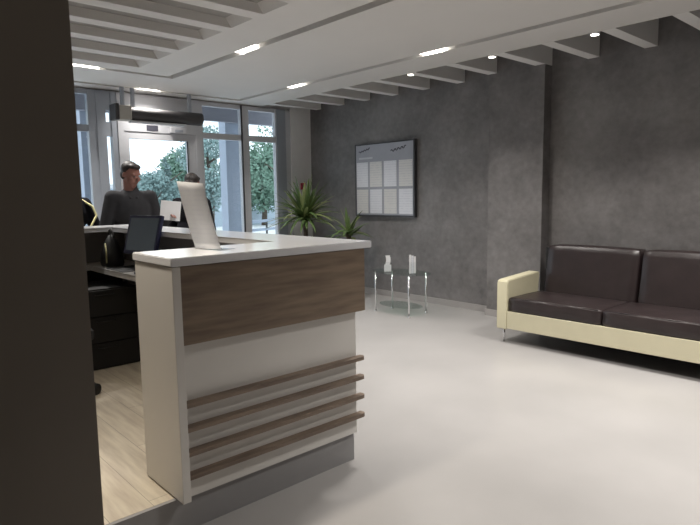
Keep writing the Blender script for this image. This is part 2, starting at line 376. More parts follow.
# handrail / bike rack outside right window
t = thing('metal_railing', 'grey tube railing outside beyond the right window', 'railing', (7.3, 10.5, -.04))
for z, nm in ((.98, 'top_rail'), (.80, 'lower_rail')):
    bb = new(); tube(bb, [(6.4, 10.2, z), (9.5, 11.2, z)], .03); obj(nm, bb, M['extcol'], t, True)
for k in range(6):
    bb = new(); x = 6.4+k*.62; tube(bb, [(x, 10.2+k*.2, -.04), (x, 10.2+k*.2, .98)], .022); obj('post', bb, M['acdark'], t, True)
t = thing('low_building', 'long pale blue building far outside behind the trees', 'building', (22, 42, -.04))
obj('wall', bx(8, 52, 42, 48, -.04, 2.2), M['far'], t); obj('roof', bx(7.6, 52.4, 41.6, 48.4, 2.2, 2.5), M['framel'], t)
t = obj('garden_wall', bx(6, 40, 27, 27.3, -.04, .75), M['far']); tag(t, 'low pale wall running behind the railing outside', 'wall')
def tree(x, y, h, r, label, m, conical=False, n=7500, seed=1):
    rnd = random.Random(seed); t = thing('tree', label, 'tree', (x, y, -.04), 'trees outside the windows')
    bb = new(); tube(bb, [(x, y, -.04), (x+.1, y, h*.35), (x, y+.1, h*.85)], [.16, .11, .03], 8)
    for k in range(7):
        a = k*2.4; z = h*(.3+.07*k); tube(bb, [(x, y, z), (x+math.cos(a)*r*.7, y+math.sin(a)*r*.7, z+r*.5)], [.05, .015], 6)
    obj('trunk', bb, M['bark'], t, True)
    cl = []
    for k in range(26):
        a = rnd.uniform(0, 6.283); f = rnd.random()
        if conical: z = h*(.2+.8*f); rr = r*(1-f)*rnd.uniform(.3, .9); cr = r*.38*(1.1-f)
        else: z = h*(.3+.6*f); rr = r*math.sqrt(max(.05, 1-(2*f-1)**2))*rnd.uniform(.3, .85); cr = r*.38
        cl.append((Vector((x+rr*math.cos(a), y+rr*math.sin(a), z)), cr))
    bb = new()
    for k in range(n):
        c, cr = rnd.choice(cl); d = Vector((rnd.gauss(0, 1), rnd.gauss(0, 1), rnd.gauss(0, 1))).normalized()
        p = c+d*cr*rnd.uniform(.6, 1.05); s = r*.026*rnd.uniform(.7, 1.4)
        u = Vector((rnd.gauss(0, 1), rnd.gauss(0, 1), rnd.gauss(0, 1))).normalized(); v = u.cross(d+u*.1).normalized()
        bb.faces.new([bb.verts.new(p+u*s*1.6), bb.verts.new(p+v*s), bb.verts.new(p-u*s*1.6), bb.verts.new(p-v*s)])
    me = bpy.data.meshes.new('foliage'); bb.to_mesh(me); bb.free(); me.materials.append(m)
    me.transform(Matrix.Translation(-Vector((x, y, -.04)))); f = bpy.data.objects.new('foliage', me); C.objects.link(f); f.parent = t
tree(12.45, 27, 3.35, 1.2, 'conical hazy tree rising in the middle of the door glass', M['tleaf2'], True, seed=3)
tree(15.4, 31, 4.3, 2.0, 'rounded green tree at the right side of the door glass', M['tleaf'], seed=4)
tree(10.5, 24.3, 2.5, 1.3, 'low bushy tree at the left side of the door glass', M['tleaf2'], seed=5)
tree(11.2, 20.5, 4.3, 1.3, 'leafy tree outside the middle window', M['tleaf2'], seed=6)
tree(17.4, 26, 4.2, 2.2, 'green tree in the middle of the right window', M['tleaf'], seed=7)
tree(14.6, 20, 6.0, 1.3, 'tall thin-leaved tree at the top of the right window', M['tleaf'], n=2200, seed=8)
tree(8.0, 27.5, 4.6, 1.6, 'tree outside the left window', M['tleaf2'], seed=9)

# ================================================================ reception counter
yf = 2.249; x0, x1 = 1.042, 2.147; HT = 1.214; TT = 1.251; YB = 5.55
ct = thing('reception_counter', 'white and wood U shaped reception counter with four horizontal slats', 'reception counter', (1.6, 3.8, PZ))
XO = 2.195
bm = new()
poly = [(x0-.004, yf-.005), (XO, yf-.005), (XO, YB), (-.9, YB), (-.9, YB-.42), (1.845, YB-.42), (1.845, yf+.40), (x0-.004, yf+.40)]
prism(bm, poly, HT, TT)
bmesh.ops.bevel(bm, geom=[e for e in bm.edges], offset=.004, segments=2, affect='EDGES')
obj('countertop', bm, M['whitetop'], ct)
obj('end_panel', bx(x0, x0+.038, yf, yf+.385, PZ+.008, HT-.003, bev=.002), M['white'], ct)
obj('wood_panel', bx(x0+.039, x1, yf+.003, yf+.05, .872, HT-.003, bev=.0015), M['wood'], ct)
bm = new(); box(bm, x0+.039, 2.118, yf+.051, yf+.07, .168, HT-.003); obj('front_panel', bm, M['white'], ct)
obj('side_panel', bx(2.09, 2.118, yf+.0705, YB-.04, .168, HT-.003), M['white'], ct)
obj('side_panel', bx(-.9, 2.089, YB-.068, YB-.04, .168, HT-.003), M['white'], ct)
obj('inner_panel', bx(x0+.039, 1.86, yf+.30, yf+.318, .168, HT-.003), M['dark'], ct)
obj('inner_panel', bx(2.06, 2.089, yf+.34, YB-.10, .168, HT-.003), M['plinth'], ct)
obj('inner_panel', bx(-.9, 2.059, YB-.13, YB-.10, .168, HT-.003), M['plinth'], ct)
for zc in (.603, .494, .384, .277):
    bm = new(); zz0, zz1 = zc-.0095, zc+.0095
    X0, X1 = x0+.039, x1+.004
    pol = [(X0, yf+.0505), (X0, yf+.004), (X1-.028, yf+.004), (X1-.012, yf+.008), (X1-.003, yf+.017), (X1, yf+.03), (X1-.004, yf+.0505)]
    prism(bm, pol, zz0, zz1); obj('slat', bm, M['slat'], ct)
# ---------------------------------------------------------------- desk inside
DZ = .93
dk = thing('staff_desk', 'low white desk running inside the counter with a pale front edge', 'desk', (1.9, 4.5, PZ))
bm = new(); prism(bm, [(1.655, 2.75), (2.055, 2.75), (2.055, 5.415), (-.8, 5.415), (-.8, 5.15), (1.655, 5.15)], DZ-.042, DZ)
bmesh.ops.bevel(bm, geom=bm.edges[:], offset=.004, segments=2, affect='EDGES'); obj('desktop', bm, M['white'], dk)
obj('leg_panel', bx(1.70, 2.05, 2.76, 2.79, PZ, DZ-.043), M['dark'], dk)
obj('back_panel', bx(-.8, 2.0, 5.37, 5.40, PZ, DZ-.043), M['dark'], dk)
def mobile_cabinet(x0, x1, y0, y1, z1):
    t = thing('drawer_cabinet', 'black drawer cabinet on the laminate floor under the staff desk', 'cabinet', ((x0+x1)/2, (y0+y1)/2, PZ))
    obj('body', bx(x0, x1, y0+.021, y1, PZ, z1), M['dark'], t)
    for k in range(3):
        h = (z1-.01-PZ)/3; z0 = PZ+.008+k*h
        d = obj('drawer', bx(x0+.003, x1-.003, y0, y0+.02, z0, z0+h-.008), M['dark'], t)
        bb = new(); xm = (x0+x1)/2; tube(bb, [(xm-.07, y0, z0+h*.8), (xm-.07, y0-.02, z0+h*.8), (xm+.07, y0-.02, z0+h*.8), (xm+.07, y0, z0+h*.8)], .004, 8); obj('handle', bb, M['black'], d, True)
mobile_cabinet(1.30, 1.82, 4.58, 5.10, .80)

# monitor
mt = thing('computer_monitor', 'navy framed computer monitor with dim grey screen on the desk', 'monitor', (1.80, 4.28, DZ))
mrot = Matrix.Translation((1.748, 4.25, 1.228)) @ Matrix.Rotation(.25, 4, 'Z') @ Matrix.Rotation(.28, 4, 'Y')
def mbox(a, m_, nm, par, bev=0):
    t = new(); box(t, *a, bev=bev); t2 = new(); merge(t2, t, mrot); return obj(nm, t2, m_, par)
mbox((0, .03, -.185, .185, -.15, .15), M['navy'], 'casing', mt, .006)
mbox((-.002, .0005, -.165, .160, -.122, .128), M['screen'], 'screen', mt)
bm = new(); tube(bm, [(1.80, 4.28, DZ+.01), (1.81, 4.28, 1.10), (1.80, 4.275, 1.2)], [.03, .025, .025]); lathe(bm, [(.10, DZ+.001), (.10, DZ+.012), (.04, DZ+.02)], 1.79, 4.28); obj('stand', bm, M['navy'], mt)
kb = thing('keyboard', 'black keyboard lying on the desk in front of the monitor', 'keyboard', (1.71, 3.82, DZ))
obj('base', bx(1.675, 1.745, 3.60, 4.04, DZ+.001, DZ+.02, bev=.004), M['black'], kb)
bm = new()
for r_ in range(4):
    for c_ in range(14): box(bm, 1.681+r_*.0155, 1.694+r_*.0155, 3.61+c_*.0302, 3.637+c_*.0302, DZ+.0205, DZ+.026)
obj('keys', bm, M['dark'], kb)
# black bag on the desk
bg = thing('black_bag', 'small black upright bag standing on the desk left of the monitor', 'bag', (1.66, 4.98, DZ))
bm = new(); prof = [(.135, 0), (.15, .03), (.13, .12), (.085, .2), (.045, .25), (.02, .265)]
for k, (r_, z) in enumerate(prof): pass
lathe(bm, [(r_, DZ+.001+z) for r_, z in prof], 0, 0, 20)
for v in bm.verts: v.co.x = v.co.x*.6+1.78; v.co.y = v.co.y*.9+4.98
obj('body', bm, M['black'], bg, True)
bm = new(); tube(bm, [(1.78, 4.98+.06*math.cos(a), DZ+.24+.07*math.sin(a)) for a in [k*math.pi/10 for k in range(11)]], .007, 8); obj('handle', bm, M['black'], bg, True)
bm = new(); tube(bm, [(1.70, 4.90, DZ+.2), (1.695, 4.87, DZ+.12), (1.69, 4.86, DZ+.04)], .006, 8); obj('yellow_cord', bm, M['yellow'], bg, True)
pt = obj('desk_mat', bx(1.665, 2.0, 4.46, 4.86, DZ+.0005, DZ+.004), M['black']); tag(pt, 'black mat lying on the desk between bag and monitor', 'desk mat')

# office chair: only the tip of its base shows beside the pier
oc = thing('office_chair', 'black swivel chair behind the pier, only a castor of its base showing', 'chair', (1.03, 4.05, PZ))
cx, cy = 1.03, 4.05
bm = new(); tube(bm, [(cx, cy, PZ+.08), (cx, cy, PZ+.42)], .028); obj('column', bm, M['black'], oc, True)
for k in range(5):
    a = -.15+k*2*math.pi/5; bm = new(); tube(bm, [(cx, cy, PZ+.10), (cx+.24*math.cos(a), cy+.24*math.sin(a), PZ+.072)], [.026, .016]); s_ = obj('base_arm', bm, M['black'], oc, True)
    ox, oy = cx+.235*math.cos(a), cy+.235*math.sin(a)
    t = new(); bmesh.ops.create_cone(t, cap_ends=True, segments=20, radius1=.04, radius2=.04, depth=.04)
    t2 = new(); merge(t2, t, Matrix.Translation((ox, oy, PZ+.0405)) @ Matrix.Rotation(a+.6, 4, 'Z') @ Matrix.Rotation(R(90), 4, 'X')); obj('castor', t2, M['black'], s_, True)
obj('seat', bx(cx-.22, cx+.20, cy-.22, cy+.22, PZ+.42, PZ+.50, bev=.03), M['black'], oc)
obj('backrest', bx(cx-.27, cx-.21, cy-.20, cy+.20, PZ+.56, PZ+.98, bev=.025), M['black'], oc)
bm = new(); tube(bm, [(cx-.1, cy, PZ+.43), (cx-.28, cy, PZ+.45), (cx-.29, cy, PZ+.7)], .015); obj('back_support', bm, M['black'], oc, True)

# sheet on stand on the countertop
B1 = Vector((1.321, 2.577, TT+.004)); B2 = Vector((1.357, 2.394, TT+.004)); T1 = Vector((1.232, 2.5595, 1.576)); T2 = Vector((1.270, 2.377, 1.561))
sg = thing('leaflet_stand', 'tall white sheet leaning in a clear stand on the near end of the counter', 'leaflet stand', (1.34, 2.485, TT))
def slab(bm, P, n, th):
    a = [bm.verts.new(q) for q in P]; b_ = [bm.verts.new(q+n*th) for q in P]
    bm.faces.new(a); bm.faces.new(b_[::-1])
    for i in range(len(P)): bm.faces.new((a[i], a[(i+1) % len(P)], b_[(i+1) % len(P)], b_[i]))
nn = (B2-B1).cross(T1-B1).normalized()
if nn.x < 0: nn = -nn
bm = new(); N = 10; rows = []
for i in range(N+1):
    f = i/N; bulge = -.004*math.sin(math.pi*f)
    rows.append((B1.lerp(T1, f)+nn*bulge, B2.lerp(T2, f)+nn*bulge))
va = [[bm.verts.new(p) for p in r_] for r_ in rows]; vb = [[bm.verts.new(p+nn*.0015) for p in r_] for r_ in rows]
for i in range(N):
    bm.faces.new((va[i][0], va[i][1], va[i+1][1], va[i+1][0])); bm.faces.new((vb[i][0], vb[i+1][0], vb[i+1][1], vb[i][1]))
    for s_ in (0, 1): bm.faces.new((va[i][s_], va[i+1][s_], vb[i+1][s_], vb[i][s_]))
bm.faces.new((va[0][0], vb[0][0], vb[0][1], va[0][1])); bm.faces.new((va[N][0], va[N][1], vb[N][1], vb[N][0]))
obj('sheet', bm, M['thin'], sg, True)
bm = new(); slab(bm, [B1+Vector((-.01, 0, -.002)), B2+Vector((-.01, 0, -.002)), B2+Vector((.09, .018, -.002)), B1+Vector((.09, .018, -.002))], Vector((0, 0, -1)), .002); obj('foot', bm, M['acryl'], sg)

# ================================================================ sofa
sx0, sx1 = 4.95, 5.90; sy1 = 3.262; sy0 = .14
sf = thing('sofa', 'long dark brown leather sofa with cream lacquered arms and frame', 'sofa', (5.45, 1.7, 0))
obj('front_rail', bx(sx0, sx0+.03, sy0+.121, sy1-.121, .15, .325, bev=.004), M['cream'], sf)
obj('frame', bx(sx0+.031, sx1-.05, sy0+.121, sy1-.121, .17, .30), M['dark'], sf)
for (ya, yc) in ((sy1-.12, sy1), (sy0, sy0+.12)):
    bm = new(); pol = [(sx0, .14), (sx0, .60), (sx0+.012, .628), (sx0+.04, .637), (sx0+.60, .668), (sx0+.615, .655), (sx0+.58, .40), (sx0+.57, .14)]
    a = [bm.verts.new((x, ya, z)) for x, z in pol]; b_ = [bm.verts.new((x, yc, z)) for x, z in pol]; bm.faces.new(a); bm.faces.new(b_[::-1])
    for i in range(len(pol)): bm.faces.new((a[i], b_[i], b_[(i+1) % len(pol)], a[(i+1) % len(pol)]))
    bmesh.ops.bevel(bm, geom=bm.edges[:], offset=.008, segments=3, affect='EDGES'); smooth_angle(obj('arm', bm, M['cream'], sf), 40)
def cushion(x0, x1, y0, y1, z0, z1, puff, name, lean=0):
    """soft box: subdivided box with rounded edges and a slight swell"""
    t = new(); bmesh.ops.create_cube(t, size=2)
    bmesh.ops.subdivide_edges(t, edges=t.edges[:], cuts=9, use_grid_fill=True)
    for v in t.verts:
        x, y, z = v.co; p = 34
        l = (abs(x)**p+abs(y)**p+abs(z)**p)**(1/p); m_ = max(abs(x), abs(y), abs(z)); x, y, z = (c*m_/l for c in (x, y, z))
        hx, hy, hz = (x1-x0)/2, (y1-y0)/2, (z1-z0)/2
        sw = (1-x*x)*(1-y*y)*(1-z*z*.0) if abs(z) > .8 else 0
        sx = (1-z*z)*(1-y*y) if abs(x) > .8 else 0
        wr = .004*math.sin(17*y+5*z)*math.sin(9*x+7*y)
        v.co = Vector(((x0+x1)/2+x*hx+math.copysign(puff*sx, x)*.6+wr, (y0+y1)/2+y*hy, (z0+z1)/2+z*hz+math.copysign(puff*sw, z)))
        v.co.x += lean*(v.co.z-z0)
    return obj(name, t, M['leather'], sf, True)
ycut = [3.138, 2.20, 1.24, .264]
for k in range(3):
    a, c = ycut[k+1]+.002, ycut[k]-.002
    q = cushion(sx0+.005, sx0+.60, a, c, .326, .465, .012, 'seat_cushion')
    bm = new()
    for zz in (.462,): tube(bm, [(sx0+.012, a+.03, zz), (sx0+.012, c-.03, zz)], .005, 8)
    obj('piping', bm, M['leather'], q, True)
ycb = [3.112, 2.152, 1.17, .2]
for k in range(3):
    a, c = ycb[k+1]+.012, ycb[k]-.012
    cushion(5.555, 5.72, a, c, .36, .945, .012, 'back_cushion', lean=.18)
obj('backrest', bx(5.845, 5.895, sy0+.03, sy1-.03, .17, .90, bev=.01), M['dark'], sf)
for (xx, yy) in ((sx0+.05, sy1-.06), (sx1-.10, sy1-.06), (sx0+.05, sy0+.06), (sx1-.10, sy0+.06)):
    bm = new(); tube(bm, [(xx, yy, 0), (xx, yy, .172)], .011, 14); obj('leg', bm, M['chrome'], sf, True)

# ================================================================ side table
tb = thing('side_table', 'small oval glass side table with thin chrome legs by the grey wall', 'table', (5.33, 4.95, 0))
def oval(cx, cy, a, b_, z0, z1, n=40):
    return prism(new(), [(cx+a*math.cos(2*math.pi*k/n), cy+b_*math.sin(2*math.pi*k/n)) for k in range(n)], z0, z1)
obj('tabletop', oval(5.36, 4.95, .26, .44, .515, .523), M['tglass'], tb)
obj('shelf', oval(5.33, 4.93, .19, .33, .10, .107), M['tglass'], tb)
for q in ((5.185, 5.233), (5.46, 5.20), (5.162, 4.639), (5.533, 4.684)):
    bm = new(); tube(bm, [(q[0], q[1], 0), (q[0], q[1], .514)], .0115, 12); lathe(bm, [(.018, 0), (.018, .012), (.012, .016)], q[0], q[1], 12); obj('leg', bm, M['chrome'], tb, True)
def holder(x, y, label, w_, h_, paperm, lowpaper):
    t = thing('brochure_holder', label, 'brochure holder', (x, y, .524), 'clear holders on the glass side table')
    bm = new(); c, s_ = math.cos(R(-38)), math.sin(R(-38)); mx = Matrix.Translation((x, y, .524)) @ Matrix.Rotation(R(-42), 4, 'Z')
    tmp = new(); box(tmp, -w_/2, w_/2, -.03, -.027, 0, h_*.62); box(tmp, -w_/2, w_/2, .027, .030, 0, h_); box(tmp, -w_/2, w_/2, -.027, .027, 0, .003)
    box(tmp, -w_/2, -w_/2+.003, -.027, .027, .003, h_*.62); box(tmp, w_/2-.003, w_/2, -.027, .027, .003, h_*.62); merge(bm, tmp, mx); obj('acrylic_case', bm, M['acryl'], t)
    for k in range(3):
        bm = new(); tmp = new(); hh = (h_*.42 if lowpaper else h_*.99)*(1-.05*k)
        xx = -w_/2+.008+k*(w_-.016)/3 if not lowpaper else -w_/2+.006
        ww = (w_-.016)/3-.004 if not lowpaper else w_-.012
        box(tmp, xx, xx+ww, -.018+.014*k, -.012+.014*k, .004, .004+hh); merge(bm, tmp, mx); obj('leaflet', bm, M['paper'] if k != 1 else paperm, t)
    if lowpaper:
        tmp = new(); 
        for i in range(8):
            a = i/7; box(tmp, -w_/2+.012+.02*math.sin(a*2.5), w_/2-.03+.02*math.sin(a*2.5), .021, .0225, h_*(.3+.085*i), h_*(.3+.085*(i+1)))
        bm = new(); merge(bm, tmp, mx); obj('curled_leaflet', bm, M['paper'], t)
    return t
holder(5.24, 5.07, 'small clear holder with a low stack of white cards, left on the glass table', .10, .21, M['paper'], True)
holder(5.31, 4.71, 'clear holder filled with upright white leaflets, right on the glass table', .105, .235, M['print'], False)

# ================================================================ notice board
by0, by1, bz0, bz1 = 5.345, 6.505, 1.203, 2.232
nb = thing('notice_board', 'blue grey framed notice board with eight sheets in two rows on grey wall', 'notice board', (W-.03, 5.97, 1.7))
obj('frame', box(box(box(bx(W-.06, W-.001, by0-.022, by0, bz0-.02, bz1+.02), W-.06, W-.001, by1, by1+.012, bz0-.02, bz1+.02), W-.06, W-.001, by0, by1, bz0-.025, bz0), W-.06, W-.001, by0, by1, bz1, bz1+.015), M['boardf'], nb)
obj('panel', bx(W-.05, W-.001, by0, by1, bz0, bz1), M['board'], nb)
cols = [(.015, .225), (.26, .475), (.51, .725), (.765, .985)]
for ri, (za, zb) in enumerate(((.40, .755), (.02, .365))):
    for ci, (a, c) in enumerate(cols):
        H_ = bz1-bz0; Wd = by1-by0
        ya, yc = by1-a*Wd, by1-c*Wd
        o = obj('sheet', bx(W-.054, W-.0505, yc, ya, bz0+za*H_, bz0+zb*H_), M['print'] if (ci+ri) % 2 == 0 else M['cream_print'], nb)
for (a, c, zz, amp) in ((.06, .26, .90, .012), (.63, .88, .885, .018)):
    bm = new(); pts = []
    for k in range(25):
        f = k/24; pts.append((W-.053, by1-(a+(c-a)*f)*(by1-by0), bz0+zz*(bz1-bz0)+.05*f+amp*math.sin(f*28)))
    tube(bm, pts, .005, 6); obj('header_script', bm, M['ink'], nb, True)
obj('header_line', bx(W-.0525, W-.0505, by1-.36, by1-.07, bz0+.80*(bz1-bz0), bz0+.825*(bz1-bz0)), M['framel'], nb)

# fire call point on the corner column
fc = thing('fire_call_point', 'small dark red call point on the pale corner column', 'call point', (5.90, YW-.06, 1.655))
obj('box', bx(5.86, 5.94, YW-.10, YW-.061, 1.60, 1.71, bev=.006), M['red'], fc)
obj('front_plate', bx(5.88, 5.92, YW-.105, YW-.1005, 1.63, 1.67), M['boardf'], fc)

# air curtain over the door
ac = thing('air_curtain', 'long dark air curtain with beige end hanging above the entrance door', 'air curtain', (3.4, 7.38, 2.45))
ax0, axm, ax1 = 2.79, 2.97, 3.965
bm = new(); t = new(); bmesh.ops.create_cone(t, cap_ends=True, segments=28, radius1=.085, radius2=.085, depth=ax1-axm)
merge(bm, t, Matrix.Translation(((axm+ax1)/2, 7.40, 2.565)) @ Matrix.Rotation(R(90), 4, 'Y')); smooth_angle(obj('housing', bm, M['acdark'], ac), 40)
obj('end_unit', bx(ax0+.02, axm+.0, 7.31, 7.49, 2.475, 2.655, bev=.015), M['beige'], ac)
obj('end_cap', bx(ax0-.03, ax0+.02, 7.30, 7.50, 2.47, 2.67, bev=.012), M['acdark'], ac)
obj('outlet_strip', bx(axm+.0, ax1-.25, 7.34, 7.44, 2.455, 2.478), M['framel'], ac)
for xx in (ax0+.10, axm+.05, 3.80):
    obj('hanging_bracket', bx(xx-.02, xx+.02, 7.38, 7.42, 2.64, ZC-.001), M['frame'], ac)
st = obj('door_sticker', bx(3.30, 3.46, YW-.054, YW-.0505, 2.40, 2.475), M['ink'], origin=None); tag(st, 'small dark rectangular plate on the frame above the door', 'plate')
st = thing('wall_speaker', 'pale grey sensor unit on the door frame right of the dark plate', 'sensor', (3.74, YW-.07, 2.41))
obj('casing', bx(3.62, 3.86, YW-.10, YW-.051, 2.385, 2.46, bev=.01), M['framel'], st); obj('lens', bx(3.68, 3.80, YW-.103, YW-.1005, 2.40, 2.43), M['frame'], st)

# ================================================================ lights
def channel_lamp(x, y, along, label, k=1.0):
    t = thing('channel_light', label, 'ceiling light', (x, y, ZC+.06), 'ceiling lights recessed in the channels')
    l, w_ = (.16, .046)
    dx, dy = (w_, l) if along == 'y' else (l, w_)
    obj('housing', bx(x-dx-.004, x+dx+.004, y-dy-.004, y+dy+.004, ZC+.035, ZC+.0595), M['steel'], t)
    obj('diffuser', prism(new(), [(x+dx*math.cos(a*math.pi/16), y+dy*math.sin(a*math.pi/16)) for a in range(32)], ZC+.013, ZC+.0345), M['lamp'], t)
    ld = bpy.data.lights.new('channel_lamp', 'AREA'); ld.shape = 'RECTANGLE'; ld.size = dx*2; ld.size_y = dy*2; ld.energy = LAMP_MAIN*k; ld.color = WARM; ld.spread = R(118)
    lo = bpy.data.objects.new('channel_lamp', ld); C.objects.link(lo); lo.parent = t; lo.location = (0, 0, -.053)
gx, hx, fy, ky = (GX0+GX1)/2, (HX0+HX1)/2, (FY0+FY1)/2, (KY0+KY1)/2
channel_lamp(gx, 6.07, 'y', 'bright light in the right ceiling channel, nearest the corner column', .6)
channel_lamp(gx, 3.81, 'y', 'bright light in the right ceiling channel, above the waiting area', .8)
channel_lamp(gx, 1.55, 'y', 'light in the right ceiling channel beside the viewpoint', 1.5)
channel_lamp(gx, -.7, 'y', 'light in the right ceiling channel behind the viewpoint', 1.3)
channel_lamp(hx, 4.90, 'y', 'bright light in the left ceiling channel above the counter')
channel_lamp(hx, 2.64, 'y', 'light in the left ceiling channel above the viewer side of the counter')
channel_lamp(hx, .38, 'y', 'light in the left ceiling channel behind the viewpoint', 1.5)
channel_lamp(3.26, fy, 'x', 'bright light in the far ceiling channel above the air curtain', .35)
channel_lamp(2.17, ky, 'x', 'light in the ceiling channel cut by the left pier, lower of two')
channel_lamp(.6, ky, 'x', 'light in the ceiling channel hidden behind the left pier')
channel_lamp(1.2, fy, 'x', 'light in the far ceiling channel hidden behind the left pier', .3)
def spot(x, y, label, e=LAMP_SMALL):
    t = thing('small_downlight', label, 'ceiling light', (x, y, ZC), 'small downlights along the edge of the white slab')
    bm = new(); lathe(bm, [(.035, ZC-.004), (.045, ZC-.004), (.045, ZC+.05), (.035, ZC+.05)], x, y, 20); obj('housing', bm, M['steel'], t, True)
    bm = new(); lathe(bm, [(.034, ZC-.008), (.034, ZC-.0045)], x, y, 20); obj('lens', bm, M['lamp'], t)
    ld = bpy.data.lights.new('spot_lamp', 'SPOT'); ld.energy = e*8; ld.color = WARM; ld.spot_size = R(95); ld.spot_blend = .8; ld.shadow_soft_size = .03
    lo = bpy.data.objects.new('spot_lamp', ld); C.objects.link(lo); lo.parent = t; lo.location = (0, 0, -.02)
spot(5.205, 4.64, 'tiny round downlight before the pilaster, leftmost of the three along the beams')
spot(5.205, 3.53, 'tiny round downlight beside the pilaster, middle of the three along the beams')
spot(5.205, 2.46, 'tiny round downlight above the sofa, rightmost of the three along the beams')
spot(5.205, .2, 'tiny round downlight above the far end of the sofa')

def fill_spot(x, y, label, e):
    z = ZC; t = thing('added_downlight', label, 'ceiling light', (x, y, z))
    bm = new(); lathe(bm, [(.075, z-.006), (.09, z-.003), (.09, z-.001), (.075, z-.001)], x, y, 28); obj('ring', bm, M['steel'], t, True)
    bm = new(); lathe(bm, [(.073, z-.008), (.073, z-.0065)], x, y, 28); obj('lens', bm, M['lamp'], t)
    ld = bpy.data.lights.new('staff_fill', 'AREA'); ld.shape = 'DISK'; ld.size = .14; ld.energy = e; ld.color = (1, .90, .76); ld.spread = R(100)
    lo = bpy.data.objects.new('staff_fill', ld); C.objects.link(lo); lo.parent = t; lo.location = (0, 0, -.012)
fill_spot(.75, 2.61, 'added round light, out of view above the staff side of the counter', 17)  # unseen lamp added to brighten the laminate behind the counter

# ================================================================ plants
def frond(bm, base, az, el, ln, wid, droop, n=9):
    p = Vector(base); d = Vector((math.cos(az)*math.cos(el), math.sin(az)*math.cos(el), math.sin(el))); side = Vector((-math.sin(az), math.cos(az), 0))
    L_, Rr = [], []
    for i in range(n+1):
        f = i/n; w_ = wid*math.sin(math.pi*min(.98, .12+.86*f))**.8*(1-f*.3)
        nrm = side.cross(d).normalized()
        L_.append((bm.verts.new(p+side*w_+nrm*w_*.25), bm.verts.new(p), bm.verts.new(p-side*w_+nrm*w_*.25)))
        p = p+d*(ln/n); d = (d+Vector((0, 0, -droop/n))).normalized()
    for i in range(n):
        for k in (0, 1): bm.faces.new((L_[i][k], L_[i][k+1], L_[i+1][k+1], L_[i+1][k]))
def potted(x, y, label, ph, trunk_h, fr, seed, pm, scale=1):
    rnd = random.Random(seed); t = thing('potted_palm', label, 'potted plant', (x, y, 0))
    bm = new(); lathe(bm, [(.13*scale, .001), (.19*scale, ph), (.175*scale, ph), (.165*scale, ph-.04)], x, y); obj('pot', bm, M['pot'], t, True)
    bm = new(); lathe(bm, [(.168*scale, ph-.035), (.166*scale, ph-.02)], x, y); obj('soil', bm, M['soil'], t)
    bm = new(); tube(bm, [(x, y, ph-.03), (x+.01, y, (ph+trunk_h)/2), (x, y, trunk_h)], [.04, .035, .04]); obj('stem', bm, M['bark'], t, True)
    for k in range(fr):
        az = k*2.39996+rnd.uniform(-.3, .3); el = rnd.uniform(.1, 1.45); ln = rnd.uniform(.45, .68)*scale; bm = new()
        frond(bm, (x, y, trunk_h-.05+rnd.uniform(0, .08)), az, el, ln, rnd.uniform(.026, .046), rnd.uniform(.4, 1.5))
        me = bpy.data.meshes.new('leaf'); bm.to_mesh(me); bm.free(); me.materials.append(M['leaf2'] if rnd.random() < .3 else M['leaf'])
        me.transform(Matrix.Translation((-x, -y, 0))); o = bpy.data.objects.new('leaf', me); C.objects.link(o); o.parent = t
        for p in me.polygons: p.use_smooth = True
        sm = o.modifiers.new('thickness', 'SOLIDIFY'); sm.thickness = .002
potted(5.46, 7.04, 'bushy green spiky palm standing before the corner column', .35, 1.14, 105, 11, M['leaf'], 1.0)
potted(5.66, 6.27, 'low dark leafy plant right of the taller palm by the grey wall', .3, .93, 26, 5, M['leaf'], .62)

# ================================================================ people
def remeshed(name, parts, voxel, m, parent, smooth_it=3):
    """parts: list of (p0, r0, p1, r1) tapered capsules or ('e', centre, radii, matrix) -> ONE continuous surface"""
    bm = new()
    for q in parts:
        if q[0] == 'e': ell(bm, q[1], q[2], q[3] if len(q) > 3 else None, 18)
        else:
            p0, r0, p1, r1 = q; p0 = Vector(p0); p1 = Vector(p1)
            tube(bm, [p0.lerp(p1, f) for f in (0, .25, .5, .75, 1)], [r0+(r1-r0)*f for f in (0, .25, .5, .75, 1)], 14)
            ell(bm, p0, (r0,)*3, None, 12); ell(bm, p1, (r1,)*3, None, 12)
    me = bpy.data.meshes.new(name); bm.to_mesh(me); bm.free()
    o = bpy.data.objects.new('tmp', me); C.objects.link(o)
    r = o.modifiers.new('r', 'REMESH'); r.mode = 'VOXEL'; r.voxel_size = voxel; r.use_smooth_shade = True
    s = o.modifiers.new('s', 'SMOOTH'); s.iterations = smooth_it; s.factor = .6
    dg = bpy.context.evaluated_depsgraph_get(); m2 = bpy.data.meshes.new_from_object(o.evaluated_get(dg)); m2.name = name
    bpy.data.objects.remove(o); bpy.data.meshes.remove(me)
    m2.materials.clear(); m2.materials.append(m)
    for p in m2.polygons: p.use_smooth = True
    q = bpy.data.objects.new(name, m2); C.objects.link(q); q.parent = parent; return q
